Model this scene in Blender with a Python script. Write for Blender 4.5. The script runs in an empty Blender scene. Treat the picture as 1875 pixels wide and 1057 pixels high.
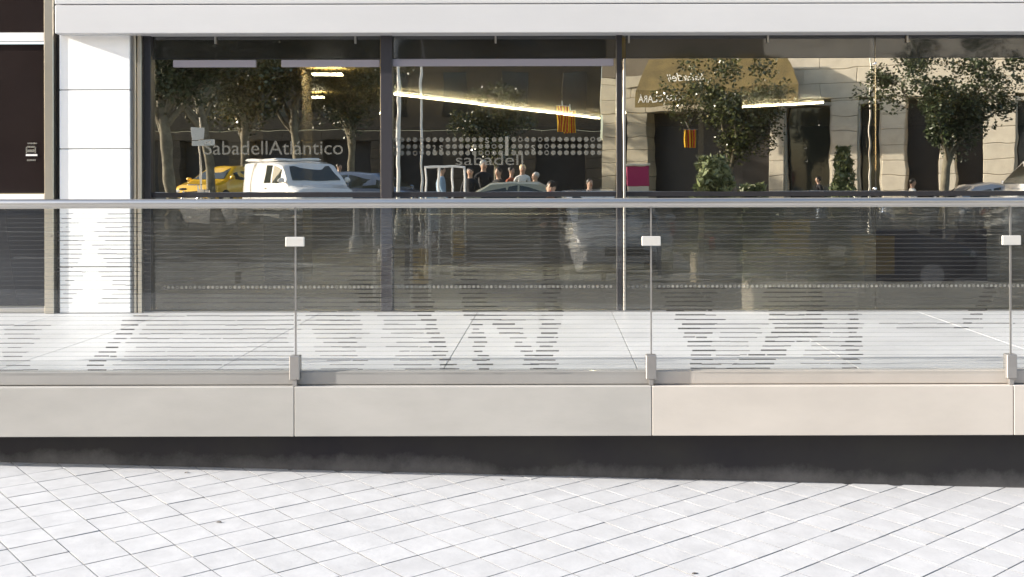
import bpy, bmesh, math, random
from mathutils import Vector, Matrix, Euler
random.seed(7)
R = math.radians
C = bpy.context.scene.collection
sc = bpy.context.scene

# ------------------------------------------------------------------ camera
F = 1890.0
PX, PY = 1015.0, 338.0            # principal point of the photograph (1875 x 1057)
EYE = 1.093
CY = -1.04                         # above the terrace floor (z = 0)
cam = bpy.data.cameras.new('camera')
cam.sensor_width = 36
cam.lens = F / 1875 * 36
cam.shift_x = -(PX - 937.5) / 1875
cam.shift_y = -(528.5 - PY) / 1875
cam.clip_start = 0.02
cam.clip_end = 600
co = bpy.data.objects.new('camera', cam)
C.objects.link(co)
co.location = (0, CY, EYE)
co.rotation_euler = (R(90), R(0.12), 0)
sc.camera = co

# ------------------------------------------------------------------ world, sun, exposure
SUN = Vector((.93, .15, -.33)).normalized()       # the way the light travels
w = bpy.data.worlds.new('World')
sc.world = w
w.use_nodes = True
nt = w.node_tree
bg = nt.nodes['Background']
sky = nt.nodes.new('ShaderNodeTexSky')
sky.sky_type = 'NISHITA'
sky.sun_disc = False
sky.sun_elevation = math.asin(-SUN.z)
sky.sun_rotation = math.atan2(-SUN.x, -SUN.y)
sky.altitude = 50
sky.air_density = 1.0
sky.dust_density = 2.0
nt.links.new(sky.outputs[0], bg.inputs[0])
bg.inputs[1].default_value = 0.15
sl = bpy.data.lights.new('sun', 'SUN')
sl.energy = 4.6
sl.angle = R(0.5)
sl.color = (1, .95, .88)
so = bpy.data.objects.new('sun', sl)
C.objects.link(so)
so.rotation_euler = SUN.to_track_quat('-Z', 'Y').to_euler()
sc.view_settings.view_transform = 'Standard'
sc.view_settings.look = 'None'
sc.view_settings.gamma = 1
sc.view_settings.use_curve_mapping = False
sc.view_settings.exposure = 1.3
sc.render.engine = 'CYCLES'
sc.cycles.use_denoising = True
sc.cycles.max_bounces = 9
sc.cycles.glossy_bounces = 5
sc.cycles.transparent_max_bounces = 24
sc.cycles.caustics_reflective = False
sc.cycles.caustics_refractive = False
sc.cycles.sample_clamp_indirect = 6

# ------------------------------------------------------------------ helpers
def X(px, y): return (px - PX) / F * (y - CY)
def Z(py, y): return EYE - (py - PY) / F * (y - CY)
GL = 7.86                                          # the window glass
def VV(V): return 1.208 * V + CY
def RY(V): return 2 * GL - VV(V)                       # where a thing seen mirrored at depth V really stands
TILT = math.atan(.0272)
def hy(y):                                         # the street rises away from the bank
    if y > -4.1: return 0
    if y > -19.5: return -.13 + min(.58, (-4.1 - y) * .072)
    return .58
def g(x, y=0): return -.650 - .0272 * x + hy(y)

MATS = {}
def mat(name, col, rough=.6, metal=0., var=0., scale=8., bump=0., bscale=40., spec=.5, col2=None, coat=0., stretch=None):
    if name in MATS: return MATS[name]
    m = bpy.data.materials.new(name); m.use_nodes = True
    n = m.node_tree; p = n.nodes['Principled BSDF']
    p.inputs['Base Color'].default_value = (*col, 1)
    p.inputs['Roughness'].default_value = rough
    p.inputs['Metallic'].default_value = metal
    p.inputs['Specular IOR Level'].default_value = spec
    p.inputs['Coat Weight'].default_value = coat
    if var or bump or col2:
        tc = n.nodes.new('ShaderNodeTexCoord')
        mp = n.nodes.new('ShaderNodeMapping')
        if stretch: mp.inputs['Scale'].default_value = stretch
        n.links.new(tc.outputs['Object'], mp.inputs[0])
        oi = n.nodes.new('ShaderNodeObjectInfo')
        vm = n.nodes.new('ShaderNodeVectorMath'); vm.operation = 'SCALE'
        cx = n.nodes.new('ShaderNodeCombineXYZ')
        for i in range(3): n.links.new(oi.outputs['Random'], cx.inputs[i])
        n.links.new(cx.outputs[0], vm.inputs[0]); vm.inputs['Scale'].default_value = 37.
        ad = n.nodes.new('ShaderNodeVectorMath'); ad.operation = 'ADD'
        n.links.new(mp.outputs[0], ad.inputs[0]); n.links.new(vm.outputs[0], ad.inputs[1])
    if var or col2:
        ns = n.nodes.new('ShaderNodeTexNoise'); ns.inputs['Scale'].default_value = scale
        ns.inputs['Detail'].default_value = 6; ns.inputs['Roughness'].default_value = .6
        n.links.new(ad.outputs[0], ns.inputs['Vector'])
        cr = n.nodes.new('ShaderNodeValToRGB')
        a = col2 or tuple(max(0, c * (1 - var)) for c in col)
        b = col if col2 else tuple(min(1, c * (1 + var)) for c in col)
        cr.color_ramp.elements[0].position = .32; cr.color_ramp.elements[1].position = .68
        cr.color_ramp.elements[0].color = (*a, 1); cr.color_ramp.elements[1].color = (*b, 1)
        n.links.new(ns.outputs['Fac'], cr.inputs[0])
        hs = n.nodes.new('ShaderNodeHueSaturation')
        mr = n.nodes.new('ShaderNodeMapRange')
        n.links.new(oi.outputs['Random'], mr.inputs[0])
        mr.inputs[3].default_value = 1 - var * .35; mr.inputs[4].default_value = 1 + var * .35
        n.links.new(mr.outputs[0], hs.inputs['Value'])
        n.links.new(cr.outputs[0], hs.inputs['Color'])
        n.links.new(hs.outputs[0], p.inputs['Base Color'])
    if bump:
        n2 = n.nodes.new('ShaderNodeTexNoise'); n2.inputs['Scale'].default_value = bscale; n2.inputs['Detail'].default_value = 5
        n.links.new(ad.outputs[0], n2.inputs['Vector'])
        bp = n.nodes.new('ShaderNodeBump'); bp.inputs['Strength'].default_value = bump; bp.inputs['Distance'].default_value = .01
        n.links.new(n2.outputs['Fac'], bp.inputs['Height']); n.links.new(bp.outputs[0], p.inputs['Normal'])
    MATS[name] = m
    return m

def glass(name, refl, tint, rough=0.0, gcol=(1, 1, 1), wob=0., wscale=1.2, dust=0., fres=0., st=None, det=1.):
    m = bpy.data.materials.new(name); m.use_nodes = True
    n = m.node_tree; n.nodes.clear()
    out = n.nodes.new('ShaderNodeOutputMaterial')
    tr = n.nodes.new('ShaderNodeBsdfTransparent'); tr.inputs[0].default_value = (*tint, 1)
    gl = n.nodes.new('ShaderNodeBsdfGlossy'); gl.inputs['Color'].default_value = (*gcol, 1); gl.inputs['Roughness'].default_value = rough
    mx = n.nodes.new('ShaderNodeMixShader'); mx.inputs[0].default_value = refl
    if fres:
        lw = n.nodes.new('ShaderNodeLayerWeight'); lw.inputs[0].default_value = .25
        ma = n.nodes.new('ShaderNodeMath'); ma.operation = 'MULTIPLY_ADD'
        n.links.new(lw.outputs['Fresnel'], ma.inputs[0]); ma.inputs[1].default_value = fres; ma.inputs[2].default_value = refl
        n.links.new(ma.outputs[0], mx.inputs[0])
    n.links.new(tr.outputs[0], mx.inputs[1]); n.links.new(gl.outputs[0], mx.inputs[2])
    last = mx
    if wob:
        tc = n.nodes.new('ShaderNodeTexCoord'); ns = n.nodes.new('ShaderNodeTexNoise')
        ns.inputs['Scale'].default_value = wscale; ns.inputs['Detail'].default_value = det
        mp = n.nodes.new('ShaderNodeMapping'); mp.inputs['Scale'].default_value = st or (1, 1, 1)
        n.links.new(tc.outputs['Object'], mp.inputs[0]); n.links.new(mp.outputs[0], ns.inputs['Vector'])
        bp = n.nodes.new('ShaderNodeBump'); bp.inputs['Strength'].default_value = 1; bp.inputs['Distance'].default_value = wob
        n.links.new(ns.outputs['Fac'], bp.inputs['Height']); n.links.new(bp.outputs[0], gl.inputs['Normal'])
    if dust:
        tc = n.nodes.new('ShaderNodeTexCoord'); ns = n.nodes.new('ShaderNodeTexNoise')
        ns.inputs['Scale'].default_value = 1.6; ns.inputs['Detail'].default_value = 5
        n.links.new(tc.outputs['Object'], ns.inputs['Vector'])
        mr = n.nodes.new('ShaderNodeMapRange'); mr.inputs[1].default_value = .35; mr.inputs[2].default_value = .75
        mr.inputs[3].default_value = dust * .3; mr.inputs[4].default_value = dust
        n.links.new(ns.outputs['Fac'], mr.inputs[0])
        df = n.nodes.new('ShaderNodeBsdfDiffuse'); df.inputs[0].default_value = (.5, .5, .47, 1)
        m2 = n.nodes.new('ShaderNodeMixShader')
        n.links.new(mr.outputs[0], m2.inputs[0]); n.links.new(mx.outputs[0], m2.inputs[1]); n.links.new(df.outputs[0], m2.inputs[2])
        last = m2
    n.links.new(last.outputs[0], out.inputs[0])
    MATS[name] = m
    return m

def film(name, col, alpha):
    m = bpy.data.materials.new(name); m.use_nodes = True
    n = m.node_tree; n.nodes.clear()
    out = n.nodes.new('ShaderNodeOutputMaterial')
    tr = n.nodes.new('ShaderNodeBsdfTransparent')
    df = n.nodes.new('ShaderNodeBsdfDiffuse'); df.inputs[0].default_value = (*col, 1)
    mx = n.nodes.new('ShaderNodeMixShader'); mx.inputs[0].default_value = alpha
    n.links.new(tr.outputs[0], mx.inputs[1]); n.links.new(df.outputs[0], mx.inputs[2]); n.links.new(mx.outputs[0], out.inputs[0])
    MATS[name] = m
    return m

def emit(name, col, s):
    m = bpy.data.materials.new(name); m.use_nodes = True
    n = m.node_tree; p = n.nodes['Principled BSDF']
    p.inputs['Base Color'].default_value = (*col, 1)
    p.inputs['Emission Color'].default_value = (*col, 1); p.inputs['Emission Strength'].default_value = s
    MATS[name] = m
    return m

class MB:
    def __init__(s): s.v = []; s.f = []; s.m = []; s.mi = 0
    def add(s, vs, fs, mi=None):
        o = len(s.v); s.v += [tuple(v) for v in vs]; s.f += [tuple(i + o for i in f) for f in fs]
        s.m += [s.mi if mi is None else mi] * len(fs); return s
    def box(s, x0, x1, y0, y1, z0, z1, mtx=None, mi=None):
        vs = [(x, y, z) for x in (x0, x1) for y in (y0, y1) for z in (z0, z1)]
        if mtx is not None: vs = [mtx @ Vector(v) for v in vs]
        return s.add(vs, [(0, 1, 3, 2), (4, 6, 7, 5), (0, 4, 5, 1), (2, 3, 7, 6), (0, 2, 6, 4), (1, 5, 7, 3)], mi)
    def slab(s, x0, x1, y0, y1, z0, z1, c=.006):     # a block with eased edges on every side
        vs = []
        for x, sx in ((x0, 1), (x1, -1)):
            for y, sy in ((y0, 1), (y1, -1)):
                for z, sz in ((z0, 1), (z1, -1)):
                    vs += [(x, y + sy * c, z + sz * c), (x + sx * c, y, z + sz * c), (x + sx * c, y + sy * c, z)]
        I = lambda a, b, d, k: ((a * 2 + b) * 2 + d) * 3 + k
        fs = [(I(0,0,0,0), I(0,0,1,0), I(0,1,1,0), I(0,1,0,0)), (I(1,0,0,0), I(1,1,0,0), I(1,1,1,0), I(1,0,1,0)),
              (I(0,0,0,1), I(1,0,0,1), I(1,0,1,1), I(0,0,1,1)), (I(0,1,0,1), I(0,1,1,1), I(1,1,1,1), I(1,1,0,1)),
              (I(0,0,0,2), I(0,1,0,2), I(1,1,0,2), I(1,0,0,2)), (I(0,0,1,2), I(1,0,1,2), I(1,1,1,2), I(0,1,1,2))]
        for a in (0, 1):
            for b in (0, 1):
                fs.append((I(a,b,0,0), I(a,b,1,0), I(a,b,1,1), I(a,b,0,1)))
                fs.append((I(a,0,b,0), I(a,1,b,0), I(a,1,b,2), I(a,0,b,2)))
                fs.append((I(0,a,b,1), I(1,a,b,1), I(1,a,b,2), I(0,a,b,2)))
                for d in (0, 1): fs.append((I(a,b,d,0), I(a,b,d,1), I(a,b,d,2)))
        return s.add(vs, fs)
    def tube(s, pts, rad, n=10, cap=True, mi=None):
        pts = [Vector(p) for p in pts]; rs = rad if isinstance(rad, (list, tuple)) else [rad] * len(pts)
        vs = []; fs = []
        up = Vector((0, 0, 1))
        for i, p in enumerate(pts):
            d = (pts[min(i + 1, len(pts) - 1)] - pts[max(i - 1, 0)]).normalized()
            a = d.cross(up if abs(d.z) < .95 else Vector((1, 0, 0))).normalized(); b = d.cross(a)
            for k in range(n):
                t = 2 * math.pi * k / n
                vs.append(p + (a * math.cos(t) + b * math.sin(t)) * rs[i])
        for i in range(len(pts) - 1):
            for k in range(n):
                fs.append((i * n + k, i * n + (k + 1) % n, (i + 1) * n + (k + 1) % n, (i + 1) * n + k))
        if cap:
            fs.append(tuple(range(n - 1, -1, -1))); fs.append(tuple((len(pts) - 1) * n + k for k in range(n)))
        return s.add(vs, fs, mi)
    def ball(s, c, rx, ry=None, rz=None, n=10, mi=None):
        ry = ry or rx; rz = rz or rx; m = n // 2; c = Vector(c)
        vs = [c + Vector((0, 0, -rz))]; fs = []
        for i in range(1, m):
            t = math.pi * i / m
            for k in range(n):
                a = 2 * math.pi * k / n
                vs.append(c + Vector((math.sin(t) * math.cos(a) * rx, math.sin(t) * math.sin(a) * ry, -math.cos(t) * rz)))
        vs.append(c + Vector((0, 0, rz)))
        for k in range(n): fs.append((0, 1 + (k + 1) % n, 1 + k)); fs.append((len(vs) - 1, 1 + (m - 2) * n + k, 1 + (m - 2) * n + (k + 1) % n))
        for i in range(m - 2):
            for k in range(n):
                a = 1 + i * n + k; b = 1 + i * n + (k + 1) % n
                fs.append((a, b, b + n, a + n))
        return s.add(vs, fs, mi)
    def torus(s, c, r, rr, axis='y', n=24, m=8, mi=None):
        vs = []; fs = []; c = Vector(c)
        for i in range(n):
            a = 2 * math.pi * i / n
            for k in range(m):
                b = 2 * math.pi * k / m
                q = r + rr * math.cos(b)
                p = Vector((q * math.cos(a), rr * math.sin(b), q * math.sin(a)))
                if axis == 'x': p = Vector((p.y, p.x, p.z))
                if axis == 'z': p = Vector((p.x, p.z, p.y))
                vs.append(c + p)
        for i in range(n):
            for k in range(m):
                fs.append((i * m + k, i * m + (k + 1) % m, ((i + 1) % n) * m + (k + 1) % m, ((i + 1) % n) * m + k))
        return s.add(vs, fs, mi)
    def mesh(s, name, mats, smooth=False):
        me = bpy.data.meshes.new(name); me.from_pydata(s.v, [], s.f)
        for m in (mats if isinstance(mats, (list, tuple)) else [mats]): me.materials.append(m)
        for p, i in zip(me.polygons, s.m): p.material_index = i
        bm = bmesh.new(); bm.from_mesh(me); bmesh.ops.recalc_face_normals(bm, faces=bm.faces); bm.to_mesh(me); bm.free()
        if smooth:
            for p in me.polygons: p.use_smooth = True
            me.set_sharp_from_angle(angle=R(38))
        me.update()
        return me
    def build(s, name, mats, parent=None, smooth=False, loc=None, label=None):
        return link(name, s.mesh(name, mats, smooth), parent, loc, label)

def link(name, data, parent=None, loc=None, label=None):
    o = bpy.data.objects.new(name, data); C.objects.link(o)
    if parent is not None: o.parent = parent
    if loc is not None: o.location = loc
    if label: o['label'] = label
    return o
def thing(name, label, cat, loc=(0, 0, 0), rz=0, group=None, tilt=False):
    o = bpy.data.objects.new(name, None); C.objects.link(o)
    o.location = loc; o.rotation_euler = (0, 0, rz)
    o['label'] = label; o['category'] = cat
    if group: o['group'] = group
    return o
def tag(o, label, cat=None, group=None, kind=None):
    o['label'] = label
    if cat: o['category'] = cat
    if group: o['group'] = group
    if kind: o['kind'] = kind
    return o
def copy_tree(o, parent=None):
    c = o.copy(); C.objects.link(c); c.parent = parent
    for ch in list(o.children): copy_tree(ch, c)
    return c

# ------------------------------------------------------------------ materials
M_tile = mat('paving_tile', (.47, .47, .475), .8, var=.09, scale=7, bump=.12, bscale=45)
M_mortar = mat('mortar', (.46, .46, .46), .9, col2=(.20, .20, .20), scale=3.5)
M_joint = mat('dirty_joint', (.36, .36, .36), .95, col2=(.17, .17, .17), scale=3)
M_floor = mat('white_marble', (.52, .52, .52), .42, var=.09, scale=1.8, bump=.02, bscale=10)
M_white = mat('white_stone', (.82, .82, .81), .5, var=.03, scale=3, bump=.05, bscale=60)
M_fascia = mat('pale_stone', (.53, .528, .53), .45, var=.04, scale=1.5, bump=.05, bscale=60, stretch=(.4, 1, 1.6))
M_slab = mat('grey_limestone', (.405, .39, .362), .5, var=.09, scale=2.6, bump=.06, bscale=70, stretch=(.5, 1, 1.2))
M_slab2 = mat('cream_limestone', (.53, .487, .435), .5, var=.07, scale=2.6, bump=.06, bscale=70, stretch=(.5, 1, 1.2))
M_strip = mat('grey_edge_stone', (.30, .29, .275), .55, var=.07, scale=2, bump=.08, bscale=70)
M_strip2 = mat('cream_edge_stone', (.46, .42, .375), .55, var=.07, scale=2, bump=.08, bscale=70)
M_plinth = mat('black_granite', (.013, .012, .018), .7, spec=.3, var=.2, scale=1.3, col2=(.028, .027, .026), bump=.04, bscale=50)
M_steel = mat('brushed_steel', (.52, .50, .47), .36, metal=1, var=.06, scale=6, stretch=(.3, 1, 8))
M_steel_d = mat('dull_steel', (.34, .325, .31), .42, metal=.7, var=.08, scale=6)
M_bronze = mat('champagne_steel', (.58, .53, .44), .3, metal=.9, var=.05, scale=4)
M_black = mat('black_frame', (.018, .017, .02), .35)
M_brown = mat('dark_brown_panel', (.030, .022, .020), .3, var=.12, scale=2)
M_rail_w = mat('satin_white_bar', (.8, .78, .76), .35)
M_wglass = glass('reflective_window_glass', .52, (.62, .62, .58), gcol=(1.0, .97, .90), wob=.00065, wscale=1.9, det=2., dust=.005)
M_lglass = glass('dimmed_lower_glass', .085, (.55, .56, .52), gcol=(1., .96, .88), wob=.0011, wscale=2.2, st=(.5, 1, 5), det=2, dust=.065)
M_tglass = glass('transom_glass', .09, (.3, .31, .33), gcol=(.95, .97, 1.0), wob=.004, wscale=1.8, rough=.03, dust=.05)
M_bglass = glass('balustrade_glass', .03, (.982, .988, .984), gcol=(1, 1, .97), wob=.0008, wscale=1.2, dust=.022, fres=.12)
M_edge = mat('green_glass_edge', (.25, .33, .29), .15)
M_vinyl = film('frosted_vinyl', (.38, .37, .32), .32)
M_vinyl2 = film('faint_frosted_vinyl', (.33, .32, .28), .23)
M_band = film('frosted_dot_film', (.50, .49, .45), .42)
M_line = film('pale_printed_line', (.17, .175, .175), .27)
M_line_m = film('half_shaded_printed_line', (.12, .12, .12), .72)
M_line_d = film('shaded_printed_line', (.055, .053, .05), .85)
M_asph = mat('asphalt', (.075, .072, .066), .85, var=.2, scale=3, bump=.3, bscale=150)
M_paint = mat('road_paint', (.75, .75, .72), .6, var=.08, scale=9)
M_rubber = mat('rubber', (.02, .02, .02), .8)
M_chrome = mat('chrome', (.75, .75, .75), .12, metal=1)
M_carglass = mat('car_glass', (.03, .035, .03), .05, spec=.9)
M_lamp = mat('headlamp', (.8, .8, .78), .1, coat=1)
M_red = mat('tail_lamp', (.45, .02, .02), .2, coat=1)
M_sand = mat('sandstone', (.70, .62, .49), .8, var=.1, scale=2.5, bump=.2, bscale=30)
M_dshop = mat('dark_shop_interior', (.035, .03, .028), .5, var=.2, scale=1.)
M_bark = mat('plane_bark', (.22, .20, .14), .85, col2=(.10, .085, .06), scale=4, bump=.3, bscale=12)
M_leafA = mat('leaf_dark', (.035, .05, .018), .45, var=.3, scale=1.5)
M_leafB = mat('leaf_olive', (.06, .062, .022), .45, var=.3, scale=1.5)

# ------------------------------------------------------------------ ground
def tilted(o): o.location = (0, 0, -.650); o.rotation_euler = (0, TILT, 0); return o
pv = MB(); pv.add([(-60, -4, -.005), (60, -4, -.005), (60, 5.30, -.005), (-60, 5.30, -.005)], [(0, 1, 2, 3)])
pv.add([(-60, -4, -.014), (60, -4, -.014), (60, -4, -.2), (-60, -4, -.2)], [(0, 1, 2, 3)])
pave = tilted(pv.build('pavement', M_mortar)); tag(pave, 'bright sunlit pavement of small square tiles laid diagonally', kind='structure')
A = R(42.2); P_ = .2045; hs = .1004
def tile_mesh(seed):
    rnd = random.Random(seed); c = .0018
    b = MB()
    t = [rnd.uniform(-.0006, .0006) for _ in range(4)]
    o = [(-hs, -hs), (hs, -hs), (hs, hs), (-hs, hs)]
    i = [(x * (1 - c / hs), y * (1 - c / hs)) for x, y in o]
    b.add([(x, y, t[k]) for k, (x, y) in enumerate(i)] + [(x, y, -.0015) for x, y in o] + [(x, y, -.03) for x, y in o],
          [(0, 1, 2, 3)], 0); b.f += [(k, 4 + k, 4 + (k + 1) % 4, (k + 1) % 4) for k in range(4)] + [(4 + k, 8 + k, 8 + (k + 1) % 4, 4 + (k + 1) % 4) for k in range(4)]; b.m += [1] * 8
    return b.mesh('paving_tile', [M_tile, M_joint])
tms = [tile_mesh(k) for k in range(6)]
rest = MB(); n_t = 0
ca, sa = math.cos(A), math.sin(A)
for i in range(-90, 91):
    for j in range(-90, 91):
        x = (i * ca - j * sa) * P_; y = (i * sa + j * ca) * P_ + 2.0
        if not (-11 < x < 12 and -3.85 < y < 5.22): continue
        z = random.gauss(0, .0005)
        if y > 3.38 and X(-60, y) < x < X(1935, y):
            o = link('paving_tile', random.choice(tms), pave, (x, y, z)); n_t += 1
            o.rotation_euler = (random.gauss(0, .0018), random.gauss(0, .0018), A + random.choice((0, 1, 2, 3)) * math.pi / 2 + random.gauss(0, .006))
        else:
            q = []
            for dx, dy in ((-hs, -hs), (hs, -hs), (hs, hs), (-hs, hs)): q.append((x + dx * ca - dy * sa, y + dx * sa + dy * ca, z))
            rest.add(q + [(a, b, -.02) for a, b, _ in q], [(0, 1, 2, 3)] + [(k, 4 + k, 4 + (k + 1) % 4, (k + 1) % 4) for k in range(4)])
o = rest.build('paving_tiles_beyond', M_tile, pave); o['kind'] = 'stuff'
print('tiles', n_t)
kb = MB()
for k in range(-24, 24): kb.slab(k * 1.0 + .004, k * 1.0 + .996, -4.16, -4.0, -.25, .002, .012)
k_o = tilted(kb.build('kerb', M_fascia)); tag(k_o, 'pale stone kerb between the pavement and the road', kind='structure')
rd = MB(); YC = -4.1 - .58 / .072
rd.add([(-90, -19.5, .45), (90, -19.5, .45), (90, YC, .45), (-90, YC, .45), (90, -4.1, -.13), (-90, -4.1, -.13)], [(0, 1, 2, 3), (3, 2, 4, 5)])
def stripe(mb, x0, x1, y0, y1):
    mb.add([(x, y, hy(y) + d) for d in (.001, .006) for x, y in ((x0, y0), (x1, y0), (x1, y1), (x0, y1))], [(0, 1, 2, 3), (4, 5, 6, 7), (0, 1, 5, 4), (1, 2, 6, 5), (2, 3, 7, 6), (3, 0, 4, 7)])
road = tilted(rd.build('road', M_asph)); tag(road, 'asphalt street with white lane lines in front of the bank', kind='structure')
ln = MB()
for x0 in range(-30, 40, 4): stripe(ln, x0, x0 + 2.0, -8.1, -7.98)
stripe(ln, -60, 60, -4.75, -4.63)
stripe(ln, -60, 60, -11.6, -11.48)
for k in range(6): stripe(ln, 1.2 + k * .95, 1.7 + k * .95, -10.9, -8.6)
ln.build('lane_marking', M_paint, road)
fp = MB(); fp.box(-90, 90, -70, -19.5, -.4, .58)
far = tilted(fp.build('far_pavement', mat('far_paving', (.34, .33, .31), .85, var=.1, scale=2))); tag(far, 'wide stone pavement on the far side of the street', kind='structure')

for k, (px, y, a, lb) in enumerate(((1270, 3.62, .5, 'tiny dark dry leaf lying near the bottom of the picture'), (340, 5.0, 1.2, 'small dry leaf near the foot of the black plinth at the left'), (917, 5.02, 2.2, 'small dry leaf against the middle of the black plinth'), (400, 4.15, 3., 'small dry leaf lying on the tiles at the left'))):
    x = X(px, y); b = MB()
    vs = [(-.022, 0, 0), (-.008, .009, .004), (.012, .008, .003), (.026, 0, 0), (.012, -.008, .004), (-.008, -.009, .005)]
    b.add(vs + [(p_, q_, r_ + .0012) for p_, q_, r_ in vs], [(0, 1, 2, 3, 4, 5), (6, 7, 8, 9, 10, 11)] + [(i, (i + 1) % 6, (i + 1) % 6 + 6, i + 6) for i in range(6)])
    o = b.build('dry_leaf', mat('dry_leaf', (.10, .08, .06), .8), loc=(x, y, -.650 - .0272 * x + .002)); o.rotation_euler = (0, TILT, a); o.scale = (.7, .7, .7)
    tag(o, lb, 'leaf', 'dry leaves on the pavement')
# ------------------------------------------------------------------ terrace
ter = MB(); ter.box(-9, 13, 5.10, 40, -.30, -.045)
terr = ter.build('terrace_floor', mat('screed', (.05, .05, .05), .9)); tag(terr, 'raised white marble terrace floor behind the glass balustrade', kind='structure')
seams = [-9.1, -7.9, -6.7, -5.5, -4.2, -3.3, -2.0, -.66, .49, 1.8, 3.1, 4.4, 5.7, 7.0, 8.3, 9.6]
for a, b in zip(seams, seams[1:]):
    m = MB(); m.slab(a + .003, b - .003, 5.075, 7.84, -.04, 0, .001); m.build('floor_slab', M_floor, terr)
j = [X(p, 5) for p in (-112, 540, 1192, 1851, 2505)]
j = [j[0] - 2.1] + j + [j[-1] + 2.1]
edge = thing('terrace_edge', 'grey and cream stone slab edge of the terrace above the black plinth', 'terrace edge', (0, 5, -.4))
for k, (a, b) in enumerate(zip(j, j[1:])):
    cream = k >= 3
    m = MB(); m.slab(a + .003, b - .003, .012, .07, .4 - .079, .4 - .001, .004)
    m.build('edge_strip', M_strip2 if cream else M_strip, edge)
    m = MB(); m.slab(a + .0018, b - .0018, -.03, .30, .028, .4 - .083, .003)
    m.build('edge_slab', M_slab2 if cream else M_slab, edge)
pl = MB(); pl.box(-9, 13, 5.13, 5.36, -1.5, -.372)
# dusty smudges and a soft pale edge where the wall meets the pavement
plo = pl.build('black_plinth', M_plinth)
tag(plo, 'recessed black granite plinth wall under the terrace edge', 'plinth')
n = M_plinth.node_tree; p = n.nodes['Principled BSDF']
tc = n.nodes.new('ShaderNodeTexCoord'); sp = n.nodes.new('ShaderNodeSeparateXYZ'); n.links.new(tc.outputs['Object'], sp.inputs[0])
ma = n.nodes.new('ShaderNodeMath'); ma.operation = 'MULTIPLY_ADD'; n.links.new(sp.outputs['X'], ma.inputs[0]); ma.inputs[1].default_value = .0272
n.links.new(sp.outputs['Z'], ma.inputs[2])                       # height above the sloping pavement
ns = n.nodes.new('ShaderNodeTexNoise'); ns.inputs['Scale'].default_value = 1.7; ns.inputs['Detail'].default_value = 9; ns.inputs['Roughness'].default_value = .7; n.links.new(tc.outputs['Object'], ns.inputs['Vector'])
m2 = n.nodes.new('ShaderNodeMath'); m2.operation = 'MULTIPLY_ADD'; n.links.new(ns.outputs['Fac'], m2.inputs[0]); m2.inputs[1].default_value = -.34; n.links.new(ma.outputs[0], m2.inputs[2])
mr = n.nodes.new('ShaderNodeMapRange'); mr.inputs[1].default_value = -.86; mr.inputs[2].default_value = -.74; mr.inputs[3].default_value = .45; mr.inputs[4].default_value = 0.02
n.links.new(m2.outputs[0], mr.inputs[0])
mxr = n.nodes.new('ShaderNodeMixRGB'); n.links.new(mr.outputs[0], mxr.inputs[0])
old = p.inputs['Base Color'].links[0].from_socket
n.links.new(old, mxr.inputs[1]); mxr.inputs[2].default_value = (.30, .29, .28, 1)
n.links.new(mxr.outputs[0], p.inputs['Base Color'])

# ------------------------------------------------------------------ bank building
bank = thing('bank_building', 'white stone bank front with large dark reflective shop windows', 'building', (0, 7.86, 0))
BY = 7.86
def bbox(name, x0, x1, y0, y1, z0, z1, m, c=.004, label=None, parent=None):
    b = MB(); b.slab(x0, x1, y0 - BY, y1 - BY, z0, z1, c); return b.build(name, m, parent or bank, label=label)
DP = 7.77
pxl, pxr = X(109, DP), X(238, DP)
zs = [Z(60, DP) + .10, Z(163, DP), Z(271, DP), Z(379, DP), Z(487, DP), 0.002]
for a, b in zip(zs, zs[1:]):
    bbox('pillar_stone', pxl, pxr, DP, 8.11, b + .004, a - .004, M_white, .003)
bbox('pillar_core', pxl + .01, pxr - .01, DP + .012, 8.09, 0.003, 2.6, M_steel_d, .002)
# overhanging fascia: courses of stone
FY = 7.66; fl = X(101, FY)
zf = Z(60, FY)
xs = [fl, 6.6, 12.5]
for a, b in zip(xs, xs[1:]):
    bbox('fascia_stone', a, b - .004, FY, 7.85, zf, Z(7, FY) - .003, M_fascia, .006)
    bbox('fascia_stone', a, b - .004, FY - .002, 7.85, Z(7, FY) + .004, 3.1, M_fascia, .006)
bbox('upper_wall', fl, 12.5, 7.71, 8.11, 3.11, 11, M_fascia, .01)
bbox('upper_wall', -9, fl - .03, 7.78, 8.11, 2.95, 11, M_brown, .01)
# soffit behind the fascia
bbox('soffit', fl, 12.5, 7.855, 8.11, zf + .02, zf + .1, M_steel_d, .003)
# left bay: dark door with white bars and steel frame
fd = 7.79
bbox('door_post', X(85, fd), X(102, fd), 7.75, 7.91, 0.002, 2.94, M_bronze, .004)
bbox('shadow_gap', X(102, fd) + .002, X(108, fd), 7.81, 7.91, .002, 2.94, M_black, .002)
def xl(p): return X(p, 7.89)
def zl(p): return Z(p, 7.89)
M_door = mat('dark_brown_glass', (.022, .016, .015), .06, var=.1, scale=2, spec=.45)
bbox('door_panel', -6.6, xl(84), 7.89, 7.93, zl(352), zl(79), M_door, .003)
bbox('door_panel', -6.6, xl(84), 7.89, 7.93, zl(558), zl(368), mat('blue_black_glass', (.012, .013, .018), .08), .003)
bbox('door_panel', -6.6, xl(84), 7.89, 7.93, zl(57), 2.94, M_door, .003)
bbox('door_bar', -6.6, xl(85), 7.855, 7.895, zl(75), zl(59), M_rail_w, .004, label='white horizontal door bar above the brown pane')
bbox('door_bar', -6.6, xl(85), 7.855, 7.895, zl(367), zl(354), M_rail_w, .004, label='white horizontal door bar at handrail height')
bbox('door_sill', -6.6, xl(92), 7.79, 7.895, .004, zl(559), M_steel, .004)
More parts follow.
